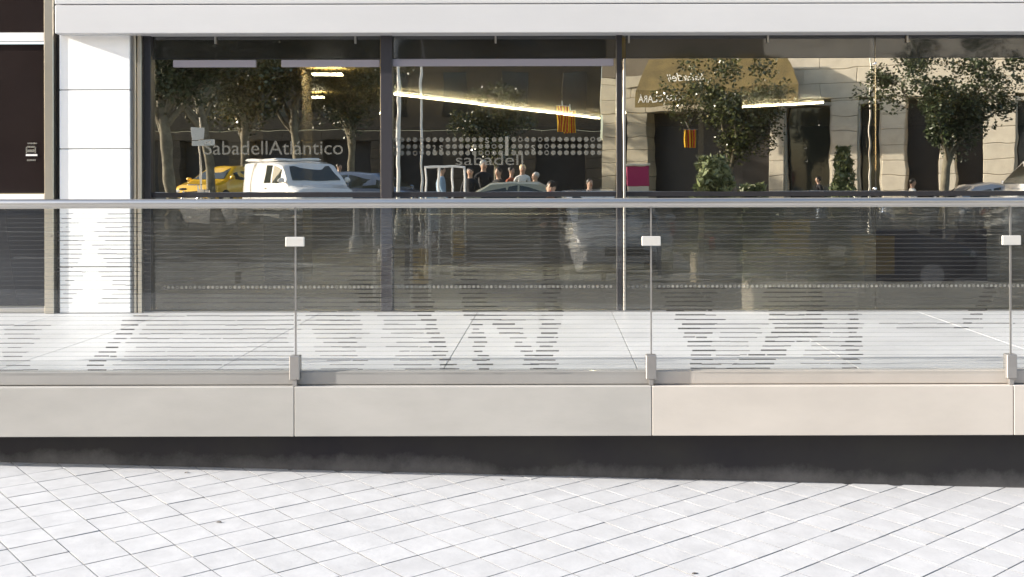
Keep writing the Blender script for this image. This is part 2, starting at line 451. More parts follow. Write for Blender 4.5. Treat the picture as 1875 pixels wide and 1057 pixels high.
# house number printed on the brown door glass, reading upwards
def u(a, b, c, d, m=M_vinyl):
    q = MB(); q.box(xl(a), xl(b), 7.884 - BY, 7.888 - BY, zl(d), zl(c)); q.build('door_numeral', m, bank)
for q_ in ((51, 68, 259.5, 262), (50, 66, 290, 293), (48, 50, 267, 279), (64.5, 66.5, 267, 279), (50.2, 64.3, 265.5, 269), (50.2, 64.3, 272, 277)): u(*q_)
u(48, 69, 280.5, 284, M_rail_w)
# jambs right of the pillar
for a, b, m, y0 in ((239, 244, M_steel_d, 7.8), (244.6, 249, M_bronze, 7.78), (249.6, 251.6, M_steel_d, 7.81), (252, 259, M_bronze, 7.775)):
    bbox('window_jamb', X(a, y0), X(b, y0), y0, 7.93, .002, zf + .1, m, .002)
bbox('window_frame', X(260, 7.81), X(276, 7.81), 7.81, 7.93, .012, zf + .1, M_black, .003)
bbox('window_frame', X(697, 7.81), X(718, 7.81), 7.81, 7.93, .012, zf + .1, mat('dark_grey_frame', (.03, .028, .033), .4), .003)
bbox('window_frame', X(1129, 7.81), X(1139.5, 7.81), 7.81, 7.93, .012, zf + .1, M_black, .003)
bbox('window_frame', X(1141.5, 7.8), X(1145.5, 7.8), 7.8, 7.93, .012, Z(108, 7.8), M_steel, .002, label='thin bright steel window edge')
bbox('window_sill', X(259, 7.81), 12.4, 7.795, 7.95, .001, .012, M_steel, .002)
spans = [(X(277, 7.86), X(696, 7.86)), (X(719, 7.86), X(1128, 7.86)), (X(1146, 7.86), X(1602.3, 7.86)), (X(1603.7, 7.86), X(2300, 7.86)), (X(2302, 7.86), 12.3)]
zt, zm = Z(107, 7.86), Z(368, 7.86)
for a, b in spans:
    bbox('window_pane', a, b, 7.86, 7.872, zm + .002, zt - .002, M_wglass, .0005)
    bbox('dimmed_lower_pane', a, b, 7.86, 7.872, .014, zm - .002, M_lglass, .0005)  # pane split off and made less reflective to darken the lower reflections
    bbox('transom_pane', a, b, 7.86, 7.872, zt + .002, zf + .09, M_tglass, .0005)
bbox('handrail_reflection_bar', X(277, 7.85), 12.3, 7.835, 7.857, Z(360.5, 7.85), Z(351.5, 7.85), M_black, .002)  # added black bar standing in for the handrail's dark reflection
bbox('transom_rail', X(276, 7.86), 12.3, 7.856, 7.88, zt - .002, zt + .002, M_black, .0005)
bbox('cabinet_stand_in', X(1603.5, 7.85), X(1806, 7.85), 7.842, 7.849, Z(516, 7.85), Z(421, 7.85), mat('matt_black_stand_in', (.004, .004, .006), .95, spec=.05), .001)  # added black sheet over the glass, stands in for the dark cabinet
# satin rails behind the transom: blind boxes seen through the glass
def rail(a, b, y0, y1): bbox('blind_box', X(a, 7.85), X(b, 7.85), 7.842, 7.859, Z(y1, 7.85), Z(y0, 7.85), mat('lavender_grey_metal', (.27, .25, .28), .45, metal=.2), .002)
rail(318, 469, 109, 122); rail(516, 696, 109, 122); rail(719, 1124, 108, 121)
for p in (395, 651, 908, 1152, 1407, 1662):
    bbox('glass_bracket', X(p - 1.5, 7.84), X(p + 1.5, 7.84), 7.83, 7.859, Z(79, 7.84), zf - .001, M_steel, .001)
for p, q in ((1603, 117), (1603, 347)):
    m = MB(); m.ball((X(p, 7.84), 7.845 - BY, Z(q, 7.84)), .014, n=12); m.build('glass_fixing', M_chrome, bank, smooth=True)
# lettering and dots on the glass
GY = 7.856
def text(body, x, z, size, m, parent, y=0., rot=0., al='LEFT', ext=.0006, name='lettering', sx=1.0, shear=0., width=None):
    c = bpy.data.curves.new(name, 'FONT'); c.body = body; c.size = size; c.align_x = al; c.extrude = ext; c.shear = shear
    tmp = bpy.data.objects.new('tmp', c); C.objects.link(tmp)
    me = bpy.data.meshes.new_from_object(tmp.evaluated_get(bpy.context.evaluated_depsgraph_get()))
    bpy.data.objects.remove(tmp); me.name = name; me.materials.clear(); me.materials.append(m)
    if width:
        k_ = width / max(v.co.x for v in me.vertices)
        for v in me.vertices: v.co.x *= k_
    o = link(name, me, parent, (x, y, z)); o.rotation_euler = (R(90), 0, rot)
    return o
t = text('SabadellAtlántico', X(372, GY), Z(282, GY), .172, M_vinyl2, bank, GY - BY, width=X(628, GY) - X(372, GY))
t = text('sabadell', X(833, GY), Z(302, GY), .135, M_vinyl2, bank, GY - BY, width=X(958, GY) - X(833, GY))
dots = MB()
def disc(mb, x, z, r, n=14, ring=False):
    if ring:
        vs = [(x + math.cos(2*math.pi*k/n) * q, GY - BY, z + math.sin(2*math.pi*k/n) * q) for q in (r, r * .6) for k in range(n)]
        mb.add(vs, [(k, (k + 1) % n, n + (k + 1) % n, n + k) for k in range(n)])
    else:
        mb.add([(x + math.cos(2*math.pi*k/n) * r, GY - BY, z + math.sin(2*math.pi*k/n) * r) for k in range(n)], [tuple(range(n))])
sp_ = {(14, 0): 's', (7, 1): 's', (21, 1): 's', (6, 1): '2'}
for rw, py in enumerate((255.5, 268, 280)):
    for k in range(32):
        px = 724 + k * 12.05
        if k == 17: continue
        if (k, rw) in sp_: continue
        disc(dots, X(px, GY), Z(py, GY), .021, ring=random.random() < .18)
dots.box(X(925, GY), X(931, GY), GY - BY - .001, GY - BY, Z(285, GY), Z(250, GY))
dots.build('dot_pattern', M_vinyl, bank)['kind'] = 'stuff'
for (k, rw), ch in sp_.items():
    text(ch, X(724 + k * 12.05 - 5, GY), Z((262, 276, 286)[rw], GY), .105 if ch == 's' else .07, M_vinyl, bank, GY - BY)
dots = MB()
for k in range(260):
    px = 300 + k * 8.1
    if 694 < px < 722 or 1124 < px < 1150: continue
    disc(dots, X(px, GY), Z(525, GY), .0125, 10, ring=k % 3 == 0)
dots.build('dot_pattern', M_band, bank)['kind'] = 'stuff'

# ------------------------------------------------------------------ inside the bank
room = thing('bank_interior', 'dim bank hall with ochre ceiling behind the dark windows', 'room', (0, 8.11, 0))
room['kind'] = 'structure'
M_ceil = mat('ochre_ceiling', (.52, .40, .15), .55, var=.12, scale=.5)
M_wall = mat('brown_wall', (.07, .055, .04), .6, var=.25, scale=.6)
for nm, a, m in (('ceiling', (-4.1, 12.4, 0, 14, zf + .02, zf + .12), M_ceil), ('wall', (-4.1, 12.4, 14, 14.2, 0, 2.5), M_wall),
              ('wall', (-4.25, -4.1, 0, 14.2, 0, 2.5), M_wall), ('wall', (12.4, 12.6, 0, 14.2, 0, 2.5), M_wall),
              ('floor', (-4.1, 12.4, .02, 14, -.043, -.002), mat('grey_hall_floor', (.36, .35, .33), .35, var=.1, scale=1))):
    b = MB(); b.box(*a); b.build(nm, m, room)
for k, (x, y) in enumerate(((-3.0, 10.6), (1.9, 10.8), (6.5, 10.3))):
    b = MB(); b.slab(x - .22, x + .22, y - .22 - 8.11, y + .22 - 8.11, 0, zf, .01); b.build('column', mat('beige_column', (.34, .29, .21), .6, var=.08, scale=2), room)
M_tube = emit('lit_tube', (1, .90, .66), 45.)
def tube_lamp(p0, p1, lab):
    z = 2.33
    def P(px, py):
        D = (z - EYE) * F / (PY - py) + CY; return Vector((X(px, D), D, z))
    a, b = P(*p0), P(*p1)
    if (b - a).length > 9: b = a + (b - a).normalized() * 9
    t = thing('ceiling_lamp', lab, 'lamp', ((a + b) / 2).to_tuple(), group='linear ceiling lamps inside the bank')
    q = (b - a) / 2
    m = MB(); m.tube([-q, q], .015, 8); m.build('lamp_tube', M_tube, t)
    d = q.normalized(); s = Vector((-d.y, d.x, 0)) * .05
    m = MB(); m.add([-q + s + Vector((0, 0, .04)), -q - s + Vector((0, 0, .04)), q - s + Vector((0, 0, .04)), q + s + Vector((0, 0, .04)),
                     -q + s + Vector((0, 0, .062)), -q - s + Vector((0, 0, .062)), q - s + Vector((0, 0, .062)), q + s + Vector((0, 0, .062))],
                    [(0, 1, 2, 3), (4, 5, 6, 7), (0, 1, 5, 4), (1, 2, 6, 5), (2, 3, 7, 6), (3, 0, 4, 7)]); m.build('lamp_housing', M_rail_w, t)
tube_lamp((716, 171), (1098, 217), 'long lit ceiling lamp slanting down across the middle window')
tube_lamp((1310, 199), (1508, 189), 'short lit ceiling lamp beyond the third window')
for px, py, lab in ((572, 176, 'small lit ceiling lamp behind the left window'), (600, 134, 'small bright ceiling lamp at the top of the left window')):
    D = (2.33 - EYE) * F / (PY - py) + CY
    m = MB(); m.box(-.16, .16, -.05, .05, -.02, .0); t = m.build('ceiling_lamp', M_tube, None, loc=(X(px, D), D, 2.33)); tag(t, lab, 'lamp', 'small ceiling lamps inside the bank')
# furniture
cab = thing('low_cabinet', 'low black cabinet standing behind the right window', 'cabinet', (X(1704, 8.5), 8.5, 0))
m = MB(); m.slab(-.55, .55, -.22, .22, .06, .52, .006); m.build('cabinet_body', mat('black_lacquer', (.008, .008, .01), .25), cab)
m = MB(); m.slab(-.57, .57, -.24, .24, .523, .55, .004); m.build('cabinet_top', M_black, cab)
m = MB(); m.slab(-.5, .5, -.18, .18, 0.0, .057, .004); m.build('cabinet_base', M_black, cab)
ds = thing('desk', 'long dark desk with wooden front behind the middle windows', 'desk', (-.3, 11.4, 0))
m = MB(); m.slab(-1.5, 1.6, -.4, .4, .70, .74, .005); m.build('desk_top', mat('walnut', (.14, .08, .04), .4), ds)
m = MB(); m.slab(-1.45, -1.40, -.38, .38, 0, .697, .004); m.build('desk_side', M_wall, ds)
m = MB(); m.slab(1.5, 1.55, -.38, .38, 0, .697, .004); m.build('desk_side', M_wall, ds)
m = MB(); m.slab(-1.395, 1.495, -.3, -.27, .15, .697, .004); m.build('desk_front', mat('walnut'  , (.14, .08, .04), .4), ds)

# ------------------------------------------------------------------ glass balustrade
bal = thing('glass_balustrade', 'glass balustrade with steel handrail along the terrace edge', 'balustrade', (0, 5, 0))
gaps = [X(p, 5) for p in (-112, 540.5, 1192, 1850.5, 2505)]
gaps = [gaps[0] - 2.08] + gaps + [gaps[-1] + 2.08]
ztop = Z(380, 5)
for a, b in zip(gaps, gaps[1:]):
    m = MB(); m.box(a + .006, b - .006, .0, .012, .004, ztop); m.build('glass_pane', M_bglass, bal)
    m = MB(); m.box(a + .006, b - .006, -.001, .013, ztop + .0005, ztop + .006); m.build('pane_top_edge', M_rail_w, bal)
for g_ in gaps[1:-1]:
    m = MB(); m.box(g_ - .0045, g_ + .0045, .001, .011, .06, ztop); m.build('joint_strip', M_steel_d, bal)
    m = MB(); m.slab(g_ - .055, g_ + .055, -.014, -.001, Z(450.5, 5), Z(433, 5), .003); m.build('glass_clip', mat('clip_metal', (.66, .64, .60), .4, metal=.3), bal)
    m = MB(); m.slab(g_ - .032, g_ + .028, -.022, .034, -.045, Z(650, 5), .004)
    m.box(g_ - .014, g_ + .010, -.016, .01, -.082, -.046); m.build('base_shoe', M_steel_d, bal)
    m = MB(); m.tube([(g_ - .0, .006, ztop + .006), (g_, .006, .962)], .008, 8); m.build('rail_pin', M_steel, bal)
m = MB(); m.tube([(gaps[0], .0, .985), (gaps[-1], .0, .985)], .0275, 20); m.build('handrail', M_steel, bal, smooth=True)
# printed lines on the panes, tree shade painted in as darker runs
ln_f, ln_m, ln_d = MB(), MB(), MB()
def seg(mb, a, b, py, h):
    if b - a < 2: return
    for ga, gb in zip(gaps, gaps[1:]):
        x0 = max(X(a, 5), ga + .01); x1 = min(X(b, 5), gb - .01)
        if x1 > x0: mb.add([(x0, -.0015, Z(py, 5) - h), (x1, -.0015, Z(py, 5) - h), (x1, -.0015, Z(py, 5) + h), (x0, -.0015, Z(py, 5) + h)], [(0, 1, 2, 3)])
shapes_d = [  # outlines of tree shade, painted into the lines as dark runs
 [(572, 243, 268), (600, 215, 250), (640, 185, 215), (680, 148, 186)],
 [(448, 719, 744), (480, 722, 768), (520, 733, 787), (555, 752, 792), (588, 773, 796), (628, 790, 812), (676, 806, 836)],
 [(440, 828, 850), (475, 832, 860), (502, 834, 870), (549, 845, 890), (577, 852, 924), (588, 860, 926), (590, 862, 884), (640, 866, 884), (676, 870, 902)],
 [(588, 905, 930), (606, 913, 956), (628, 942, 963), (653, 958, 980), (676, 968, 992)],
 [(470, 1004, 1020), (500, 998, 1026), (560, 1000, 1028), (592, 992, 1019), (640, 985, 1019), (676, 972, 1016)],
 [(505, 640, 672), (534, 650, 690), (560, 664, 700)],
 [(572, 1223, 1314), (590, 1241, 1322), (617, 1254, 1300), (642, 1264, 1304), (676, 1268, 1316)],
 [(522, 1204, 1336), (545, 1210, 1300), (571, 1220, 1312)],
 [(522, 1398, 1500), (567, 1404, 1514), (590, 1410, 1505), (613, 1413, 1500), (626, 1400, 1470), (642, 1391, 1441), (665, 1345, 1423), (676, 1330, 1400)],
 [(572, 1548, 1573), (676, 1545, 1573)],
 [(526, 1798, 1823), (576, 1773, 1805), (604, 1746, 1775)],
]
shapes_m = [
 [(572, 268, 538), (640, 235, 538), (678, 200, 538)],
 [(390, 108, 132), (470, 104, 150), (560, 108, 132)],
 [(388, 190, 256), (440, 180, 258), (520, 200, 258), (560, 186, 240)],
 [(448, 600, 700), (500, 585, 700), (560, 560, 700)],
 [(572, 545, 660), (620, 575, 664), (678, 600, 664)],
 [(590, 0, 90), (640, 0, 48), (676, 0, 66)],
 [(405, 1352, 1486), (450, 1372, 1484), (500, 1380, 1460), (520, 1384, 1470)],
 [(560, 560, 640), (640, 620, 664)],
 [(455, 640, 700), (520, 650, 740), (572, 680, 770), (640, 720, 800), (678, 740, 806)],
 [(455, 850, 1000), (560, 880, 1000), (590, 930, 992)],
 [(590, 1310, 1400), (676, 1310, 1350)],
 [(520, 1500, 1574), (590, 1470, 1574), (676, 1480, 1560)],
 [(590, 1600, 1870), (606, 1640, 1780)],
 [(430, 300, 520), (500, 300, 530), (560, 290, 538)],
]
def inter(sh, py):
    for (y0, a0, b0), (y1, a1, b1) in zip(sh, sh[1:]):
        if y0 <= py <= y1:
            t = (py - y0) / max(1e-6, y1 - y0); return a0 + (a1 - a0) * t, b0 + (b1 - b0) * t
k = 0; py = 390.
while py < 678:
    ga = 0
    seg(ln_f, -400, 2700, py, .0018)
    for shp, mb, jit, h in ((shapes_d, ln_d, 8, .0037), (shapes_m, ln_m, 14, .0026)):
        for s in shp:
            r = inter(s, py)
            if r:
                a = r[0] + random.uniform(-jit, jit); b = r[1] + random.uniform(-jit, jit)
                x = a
                while x < b:                       # shade painted in broken runs
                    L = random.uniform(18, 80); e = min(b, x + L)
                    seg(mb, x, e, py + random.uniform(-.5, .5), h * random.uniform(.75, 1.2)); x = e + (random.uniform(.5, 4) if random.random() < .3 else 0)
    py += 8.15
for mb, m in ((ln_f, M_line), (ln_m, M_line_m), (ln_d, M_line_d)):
    o = mb.build('printed_shaded_lines', m, bal); o['kind'] = 'stuff'

# ------------------------------------------------------------------ street behind the camera, seen mirrored in the glass
def car_mesh(L, W, prof, belt, cab0, cab1, n=30, lean=.80):
    """loft: prof = [(x, ztop)], cabin between cab0 and cab1 leans inwards"""
    def ztop(x):
        for (a, za), (b, zb) in zip(prof, prof[1:]):
            if a <= x <= b: return za + (zb - za) * (x - a) / (b - a)
        return prof[-1][1]
    hw = W / 2; rings = []; mb = MB()
    st = sorted(set([L * i / n for i in range(n + 1)] + [p[0] for p in prof]))
    for x in st:
        e = min(1, .80 + .2 * math.sin(min(1, min(x, L - x) / .5) * math.pi / 2)); w_ = hw * e; z = ztop(x)
        zb = .24 + .10 * (1 - min(1, min(x, L - x) / .4))
        if z > belt + .06:
            k = min(1, (z - belt) / .45); wt = w_ * (1 - (1 - lean) * k)
            r = [(w_ * .9, zb), (w_, .5), (w_, belt), (wt, z - .05), (wt * .86, z), (wt * .4, z + .015)]
        else:
            r = [(w_ * .9, zb), (w_, .5), (w_, z - .08), (w_ * .95, z - .03), (w_ * .8, z), (w_ * .4, z + .012)]
        rings.append([(x, -a, b) for a, b in r] + [(x, a, b) for a, b in reversed(r)])
    m = len(rings[0]); vs = [v for r in rings for v in r]; fs = []
    for i in range(len(rings) - 1):
        for k in range(m): fs.append((i * m + k, i * m + (k + 1) % m, (i + 1) * m + (k + 1) % m, (i + 1) * m + k))
    fs += [tuple(range(m)), tuple((len(rings) - 1) * m + k for k in range(m))]
    mb.add(vs, fs)
    return mb, ztop, hw
def make_car(label, cat, name, paint, px, V, yaw, L, W, prof, belt, side, front, back, wr=.31, group=None, door_paint=None, lean=.80, wheels=(.75, .82)):
    """x runs from the tail (0) to the nose (L); side = [(x0,x1)] windows; front/back = (x_bottom, x_top) of the screens"""
    x = X(px, VV(V)); y = RY(V)
    t = thing(name, label, cat, (x, y, g(x, y)), yaw, group)
    off = -L / 2
    mb, zt_, hw = car_mesh(L, W, prof, belt, 0, 0, lean=lean)
    sh = lambda b: [(v[0] + off, v[1], v[2]) for v in b.v]
    mb.v = sh(mb); mb.build('body', paint, t, smooth=True)
    for sgn in (-1, 1):
        for a, b_ in side:
            b = MB()
            za, zb = zt_(a) - .10, zt_(b_) - .10
            def pt(xx, zz):
                k = min(1, max(0, (zt_(xx) - belt)) / .45); wt = hw * (1 - (1 - lean) * k); f_ = (zz - belt) / max(.05, zt_(xx) - .05 - belt)
                return (xx + off, sgn * (hw + (wt - hw) * f_ + .008), zz)
            q = [pt(a, belt + .03), pt(b_, belt + .03), pt(b_, max(zb, belt + .05)), pt(a, max(za, belt + .05))]
            b.add(q + [(u_, v_ - sgn * .03, w_) for u_, v_, w_ in q], [(0, 1, 2, 3), (4, 5, 6, 7), (0, 1, 5, 4), (1, 2, 6, 5), (2, 3, 7, 6), (3, 0, 4, 7)])
            b.build('side_window', M_carglass, t)
        b = MB(); b.slab(L * .5 + off - .06, L * .5 + off + .08, min(sgn * hw, sgn * (hw + .02)), max(sgn * hw, sgn * (hw + .02)), belt - .12, belt - .09, .003); b.build('door_handle', M_chrome, t)
        mx_ = front[0] + off - .12
        b = MB(); b.ball((mx_, sgn * (hw + .10), belt + .10), .06, .10, .07, 10); b.tube([(mx_, sgn * (hw - .02), belt + .03), (mx_, sgn * (hw + .08), belt + .08)], .02, 6)
        b.build('wing_mirror', paint, t, smooth=True)
        for cx in (wheels[0], L - wheels[1]):
            b = MB(); b.tube([(cx + off, sgn * (hw - .20), wr), (cx + off, sgn * (hw + .012), wr)], wr, 24)
            wo = b.build('wheel', M_rubber, t, smooth=True)
            b = MB(); b.tube([(cx + off, sgn * (hw + .0), wr), (cx + off, sgn * (hw + .02), wr)], wr * .62, 16); b.build('rim', M_chrome, wo)
            b = MB(); b.tube([(cx + off, sgn * (hw - .23), wr + .02), (cx + off, sgn * (hw + .006), wr + .02)], wr + .06, 24); b.build('wheel_arch', M_rubber, t)
        b = MB(); b.ball((L + off - .12, sgn * (hw * .72), .64), .12, .17, .085, 10); b.build('headlight', M_lamp, t, smooth=True)
        b = MB(); b.ball((off + .07, sgn * (hw * .76), .80), .08, .10, .14, 10); b.build('tail_light', M_red, t, smooth=True)
    for (xb, xt), nm in ((front, 'windscreen'), (back, 'rear_window')):
        b = MB(); q = []
        s = 1 if nm == 'windscreen' else -1
        for xx, f_ in ((xb, .80), (xt, .66)):
            for sg in (-1, 1): q.append((xx + off + s * .02, sg * hw * f_ * .98, zt_(xx) + .022 - (.03 if xx == xt else 0)))
        q = [q[0], q[1], q[3], q[2]]
        b.add(q + [(u_ - s * .03, v_, w_ - .03) for u_, v_, w_ in q], [(0, 1, 2, 3), (4, 5, 6, 7), (0, 1, 5, 4), (1, 2, 6, 5), (2, 3, 7, 6), (3, 0, 4, 7)])
        b.build(nm, M_carglass, t)
    b = MB(); b.slab(L + off - .10, L + off + .015, -hw * .45, hw * .45, .52, .66, .01); b.build('grille', M_rubber, t)
    b = MB(); b.slab(L + off - .06, L + off + .03, -hw * .86, hw * .86, .28, .44, .03); b.build('bumper', mat('grey_bumper', (.10, .10, .10), .5), t)
    b = MB(); b.slab(L + off + .031, L + off + .04, -.26, .26, .31, .41, .003); b.build('number_plate', M_paint, t)
    if door_paint:
        for sgn in (-1, 1):
            for a, c_ in ((L * .30, L * .47), (L * .48, L * .68)):
                b = MB(); y0, y1 = sorted((sgn * (hw - .01), sgn * (hw + .006))); b.slab(a + off, c_ + off, y0, y1, .32, belt, .003); b.build('door_panel', door_paint, t, label='yellow door of the black taxi')
    return t
SEDAN = [(0, .86), (.15, .98), (.75, 1.04), (1.45, 1.43), (2.3, 1.47), (2.75, 1.42), (3.5, 1.0), (4.25, .82), (4.45, .62)]
VANP = [(0, 1.62), (.12, 1.72), (1.2, 1.76), (2.5, 1.74), (2.95, 1.66), (3.62, 1.10), (4.1, .96), (4.3, .70)]
HATCH = [(0, .9), (.1, 1.1), (.55, 1.46), (1.4, 1.52), (2.4, 1.48), (3.15, 1.02), (3.8, .86), (4.0, .62)]
sed = dict(L=4.45, W=1.76, prof=SEDAN, belt=.96, side=[(1.15, 1.95), (2.0, 2.95)], front=(3.42, 2.82), back=(.82, 1.4))
hat = dict(L=4.0, W=1.72, prof=HATCH, belt=.98, side=[(.75, 1.5), (1.56, 2.65)], front=(3.08, 2.5), back=(.12, .5))
P_white = mat('white_car_paint', (.80, .80, .80), .25, coat=1)
P_black = mat('black_car_paint', (.012, .012, .016), .2, coat=1)
P_yel = mat('taxi_yellow_paint', (.80, .48, .02), .3, coat=1)
P_silver = mat('silver_car_paint', (.45, .46, .50), .3, metal=.4, coat=1)
P_blue = mat('slate_blue_car_paint', (.16, .20, .28), .3, metal=.3, coat=1)
P_green = mat('olive_car_paint', (.30, .30, .22), .3, metal=.2, coat=1)
van = make_car('white delivery van with a red poster in its side window', 'van', 'parked_van', P_white, 542, 24.5, R(52), 4.3, 1.78, VANP, 1.12,
               [(2.0, 2.45), (2.55, 3.0)], (3.50, 3.0), (.02, .10), wr=.32, lean=.88)
b = MB(); b.slab(.95 - 2.15, 1.45 - 2.15, -.905, -.895, 1.15, 1.62, .003); b.build('poster', mat('red_poster', (.45, .06, .03), .5, var=.5, scale=9), van)
b = MB(); b.slab(.15 - 2.15, 2.3 - 2.15, -.70, .70, 1.772, 1.86, .06); b.build('roof_box', P_white, van)
make_car('yellow and black taxi parked behind the white van', 'taxi', 'parked_taxi', P_yel, 418, 31, R(110), **hat)
make_car('slate blue hatchback beside the front of the white van', 'car', 'parked_car', P_blue, 680, 27, R(12), group='parked cars across the street', **hat)
make_car('dark green saloon car in the middle of the reflection', 'car', 'parked_car', P_green, 935, 22.5, R(180), group='parked cars across the street', **sed)
make_car('small white car with its bonnet facing the bank', 'car', 'parked_car', P_white, 1085, 20, R(82), group='parked cars across the street', **hat)
make_car('black taxi with yellow doors waiting at the kerb', 'taxi', 'waiting_taxi', P_black, 1400, 19.5, R(0), door_paint=P_yel, **sed)
sv = make_car('silver estate car in front of the sandstone building', 'car', 'parked_car', P_silver, 1800, 26, R(180), group='parked cars across the street', **sed)
sv.scale = (1, 1, 1.13)
wv = make_car('white van standing at the far right of the street', 'van', 'parked_van', P_white, 1945, 25, R(180), 4.3, 1.78, VANP, 1.12, [(2.0, 2.45), (2.55, 3.0)], (3.50, 3.0), (.02, .10), wr=.32, lean=.88)

wv.scale = (1, 1.1, 1.42)
# people ------------------------------------------------------------
def body_mesh(joints, edges, radii, zones, mats, sub=1):
    me = bpy.data.meshes.new('tmp'); me.from_pydata(joints, edges, [])
    o = bpy.data.objects.new('tmp', me); C.objects.link(o)
    sk = o.modifiers.new('s', 'SKIN'); sk.use_smooth_shade = True
    for i, v in enumerate(me.skin_vertices[0].data):
        r = radii[i]; v.radius = r if isinstance(r, tuple) else (r, r); v.use_root = (i == 0)
    ss = o.modifiers.new('u', 'SUBSURF'); ss.levels = sub
    dg = bpy.context.evaluated_depsgraph_get()
    out = bpy.data.meshes.new_from_object(o.evaluated_get(dg))
    bpy.data.objects.remove(o); bpy.data.meshes.remove(me)
    out.materials.clear()
    for m in mats: out.materials.append(m)
    for p in out.polygons: p.material_index = zones(p.center); p.use_smooth = True
    return out
M_skin = mat('skin', (.50, .32, .23), .55)
def person(label, loc, yaw, shirt, trousers, hair, pose='stand', h=1.72, group=None, sub=1, phone=False):
    t = thing('person', label, 'person', loc, yaw, group)
    s = h / 1.75
    if pose == 'stand': kn = [(.03, .10, .50), (.03, -.10, .50)]; an = [(0, .11, .08), (0, -.11, .08)]; hipz = .93; hd = 0
    if pose == 'walk': kn = [(.18, .09, .52), (-.06, -.09, .50)]; an = [(.26, .09, .09), (-.34, -.09, .16)]; hipz = .92; hd = 0
    if pose == 'ride': kn = [(.42, .16, .88), (.42, -.16, .88)]; an = [(.36, .17, .48), (.36, -.17, .48)]; hipz = .86; hd = 0
    J = [(0, 0, hipz), (0, 0, hipz + .12), (.0, 0, hipz + .32), (0, 0, hipz + .50), (0, 0, hipz + .58), (.02, 0, hipz + .68), (.03, 0, hipz + .80)]
    Rr = [(.15, .12), (.13, .11), (.15, .12), (.11, .10), .055, .075, .07]
    E = [(0, 1), (1, 2), (2, 3), (3, 4), (4, 5), (5, 6)]
    hands = []
    for k, sg in enumerate((1, -1)):
        b = len(J)
        if phone: arm = [(0, sg * .19, hipz + .49), (.06, sg * .25, hipz + .22), (.27, sg * .09, hipz + .30), (.32, sg * .07, hipz + .34)]
        elif pose == 'ride': arm = [(0, sg * .18, hipz + .47), (.18, sg * .24, hipz + .26), (.40, sg * .24, hipz + .20), (.46, sg * .24, hipz + .19)]
        else:
            sw = .12 * sg if pose == 'walk' else 0
            arm = [(0, sg * .18, hipz + .48), (sw * .4, sg * .24, hipz + .20), (.06 + sw, sg * .25, hipz - .05), (.08 + sw, sg * .25, hipz - .12)]
        J += arm; Rr += [.065, .045, .032, .03]; E += [(3, b), (b, b + 1), (b + 1, b + 2), (b + 2, b + 3)]; hands.append((arm[2], arm[3]))
        b = len(J)
        J += [(0, sg * .10, hipz - .06), kn[k], an[k], (an[k][0] + .15, an[k][1], max(.035, an[k][2] - .05))]
        Rr += [.10, .065, .042, .04]; E += [(0, b), (b, b + 1), (b + 1, b + 2), (b + 2, b + 3)]
        for f in range(5):                                  # fingers
            hx, hy, hz = arm[3]; q = len(J)
            d = (Vector(arm[3]) - Vector(arm[2])).normalized()
            sd = Vector((0, 1, 0)) if abs(d.y) < .7 else Vector((1, 0, 0))
            o_ = sd * (f - 1.5) * .019 if f < 4 else Vector((.012, -sg * .035, 0)) + d * -.02
            ln_ = (.075, .085, .08, .062, .05)[f]
            p1 = Vector(arm[3]) + o_ + d * ln_ * .5; p2 = Vector(arm[3]) + o_ * 1.05 + d * ln_ * .95 + Vector((.012, 0, -.012))
            J += [tuple(p1), tuple(p2)]; Rr += [.0095, .008]; E += [(b - 1, q), (q, q + 1)]
    J = [(a * s, b * s, c * s) for a, b, c in J]; Rr = [tuple(v * s for v in r) if isinstance(r, tuple) else r * s for r in Rr]
    wr = [Vector(a[0]) * s for a in hands]; tp = [Vector(a[1]) * s for a in hands]
    def zone(c):
        if c.z > (hipz + .575) * s: return 0
        for a, b_ in zip(wr, tp):
            if (c - b_).length < .13 * s and (c - b_).dot(b_ - a) > -.002: return 0
        if c.z > (hipz + .02) * s: return 1
        if pose == 'stand' or pose == 'walk':
            if abs(c.y) > .175 * s and c.z > .7 * s: return 1
        if c.z < .10 * s or (pose == 'ride' and c.z < .5): return 3
        return 2
    me = body_mesh(J, E, Rr, zone, [M_skin, shirt, trousers, M_rubber], sub); me.name = 'body'
    link('body', me, t)
    hz_ = (hipz + .755) * s
    b = MB(); b.ball((.02 * s, 0, hz_), .098 * s, .082 * s, .125 * s, 16); hd_ = b.build('head', M_skin, t, smooth=True)
    b = MB(); b.ball((.116 * s, 0, hz_ - .01), .018 * s, .013 * s, .024 * s, 8); b.build('nose', M_skin, hd_, smooth=True)
    for sg in (1, -1):
        b = MB(); b.ball((.102 * s, sg * .033 * s, hz_ + .015), .010, .013, .008, 8); b.build('eye', M_rubber, hd_, smooth=True)
        b = MB(); b.ball((.01, sg * .084 * s, hz_), .018, .010, .03, 8); b.build('ear', M_skin, hd_, smooth=True)
    b = MB(); b.ball((.108 * s, 0, hz_ - .055), .01, .024, .006, 8); b.build('mouth', M_red, hd_, smooth=True)
    b = MB(); b.ball((-.005 * s, 0, hz_ + .035 * s), .106 * s, .094 * s, .11 * s, 16)
    b.v = [(x_ if z_ > hz_ + .03 or x_ < .05 else .05, y_, z_) for x_, y_, z_ in b.v]; b.build('hair', hair, t, smooth=True)
    return t
H_dk = mat('dark_hair', (.02, .015, .01), .5); H_bl = mat('blond_hair', (.62, .48, .27), .5); H_gr = mat('grey_hair', (.45, .44, .42), .5)
C_blk = mat('black_cloth', (.02, .02, .024), .9, var=.2); C_wht = mat('white_cloth', (.75, .74, .7), .9, var=.05); C_jean = mat('jeans', (.06, .09, .17), .9, var=.2)
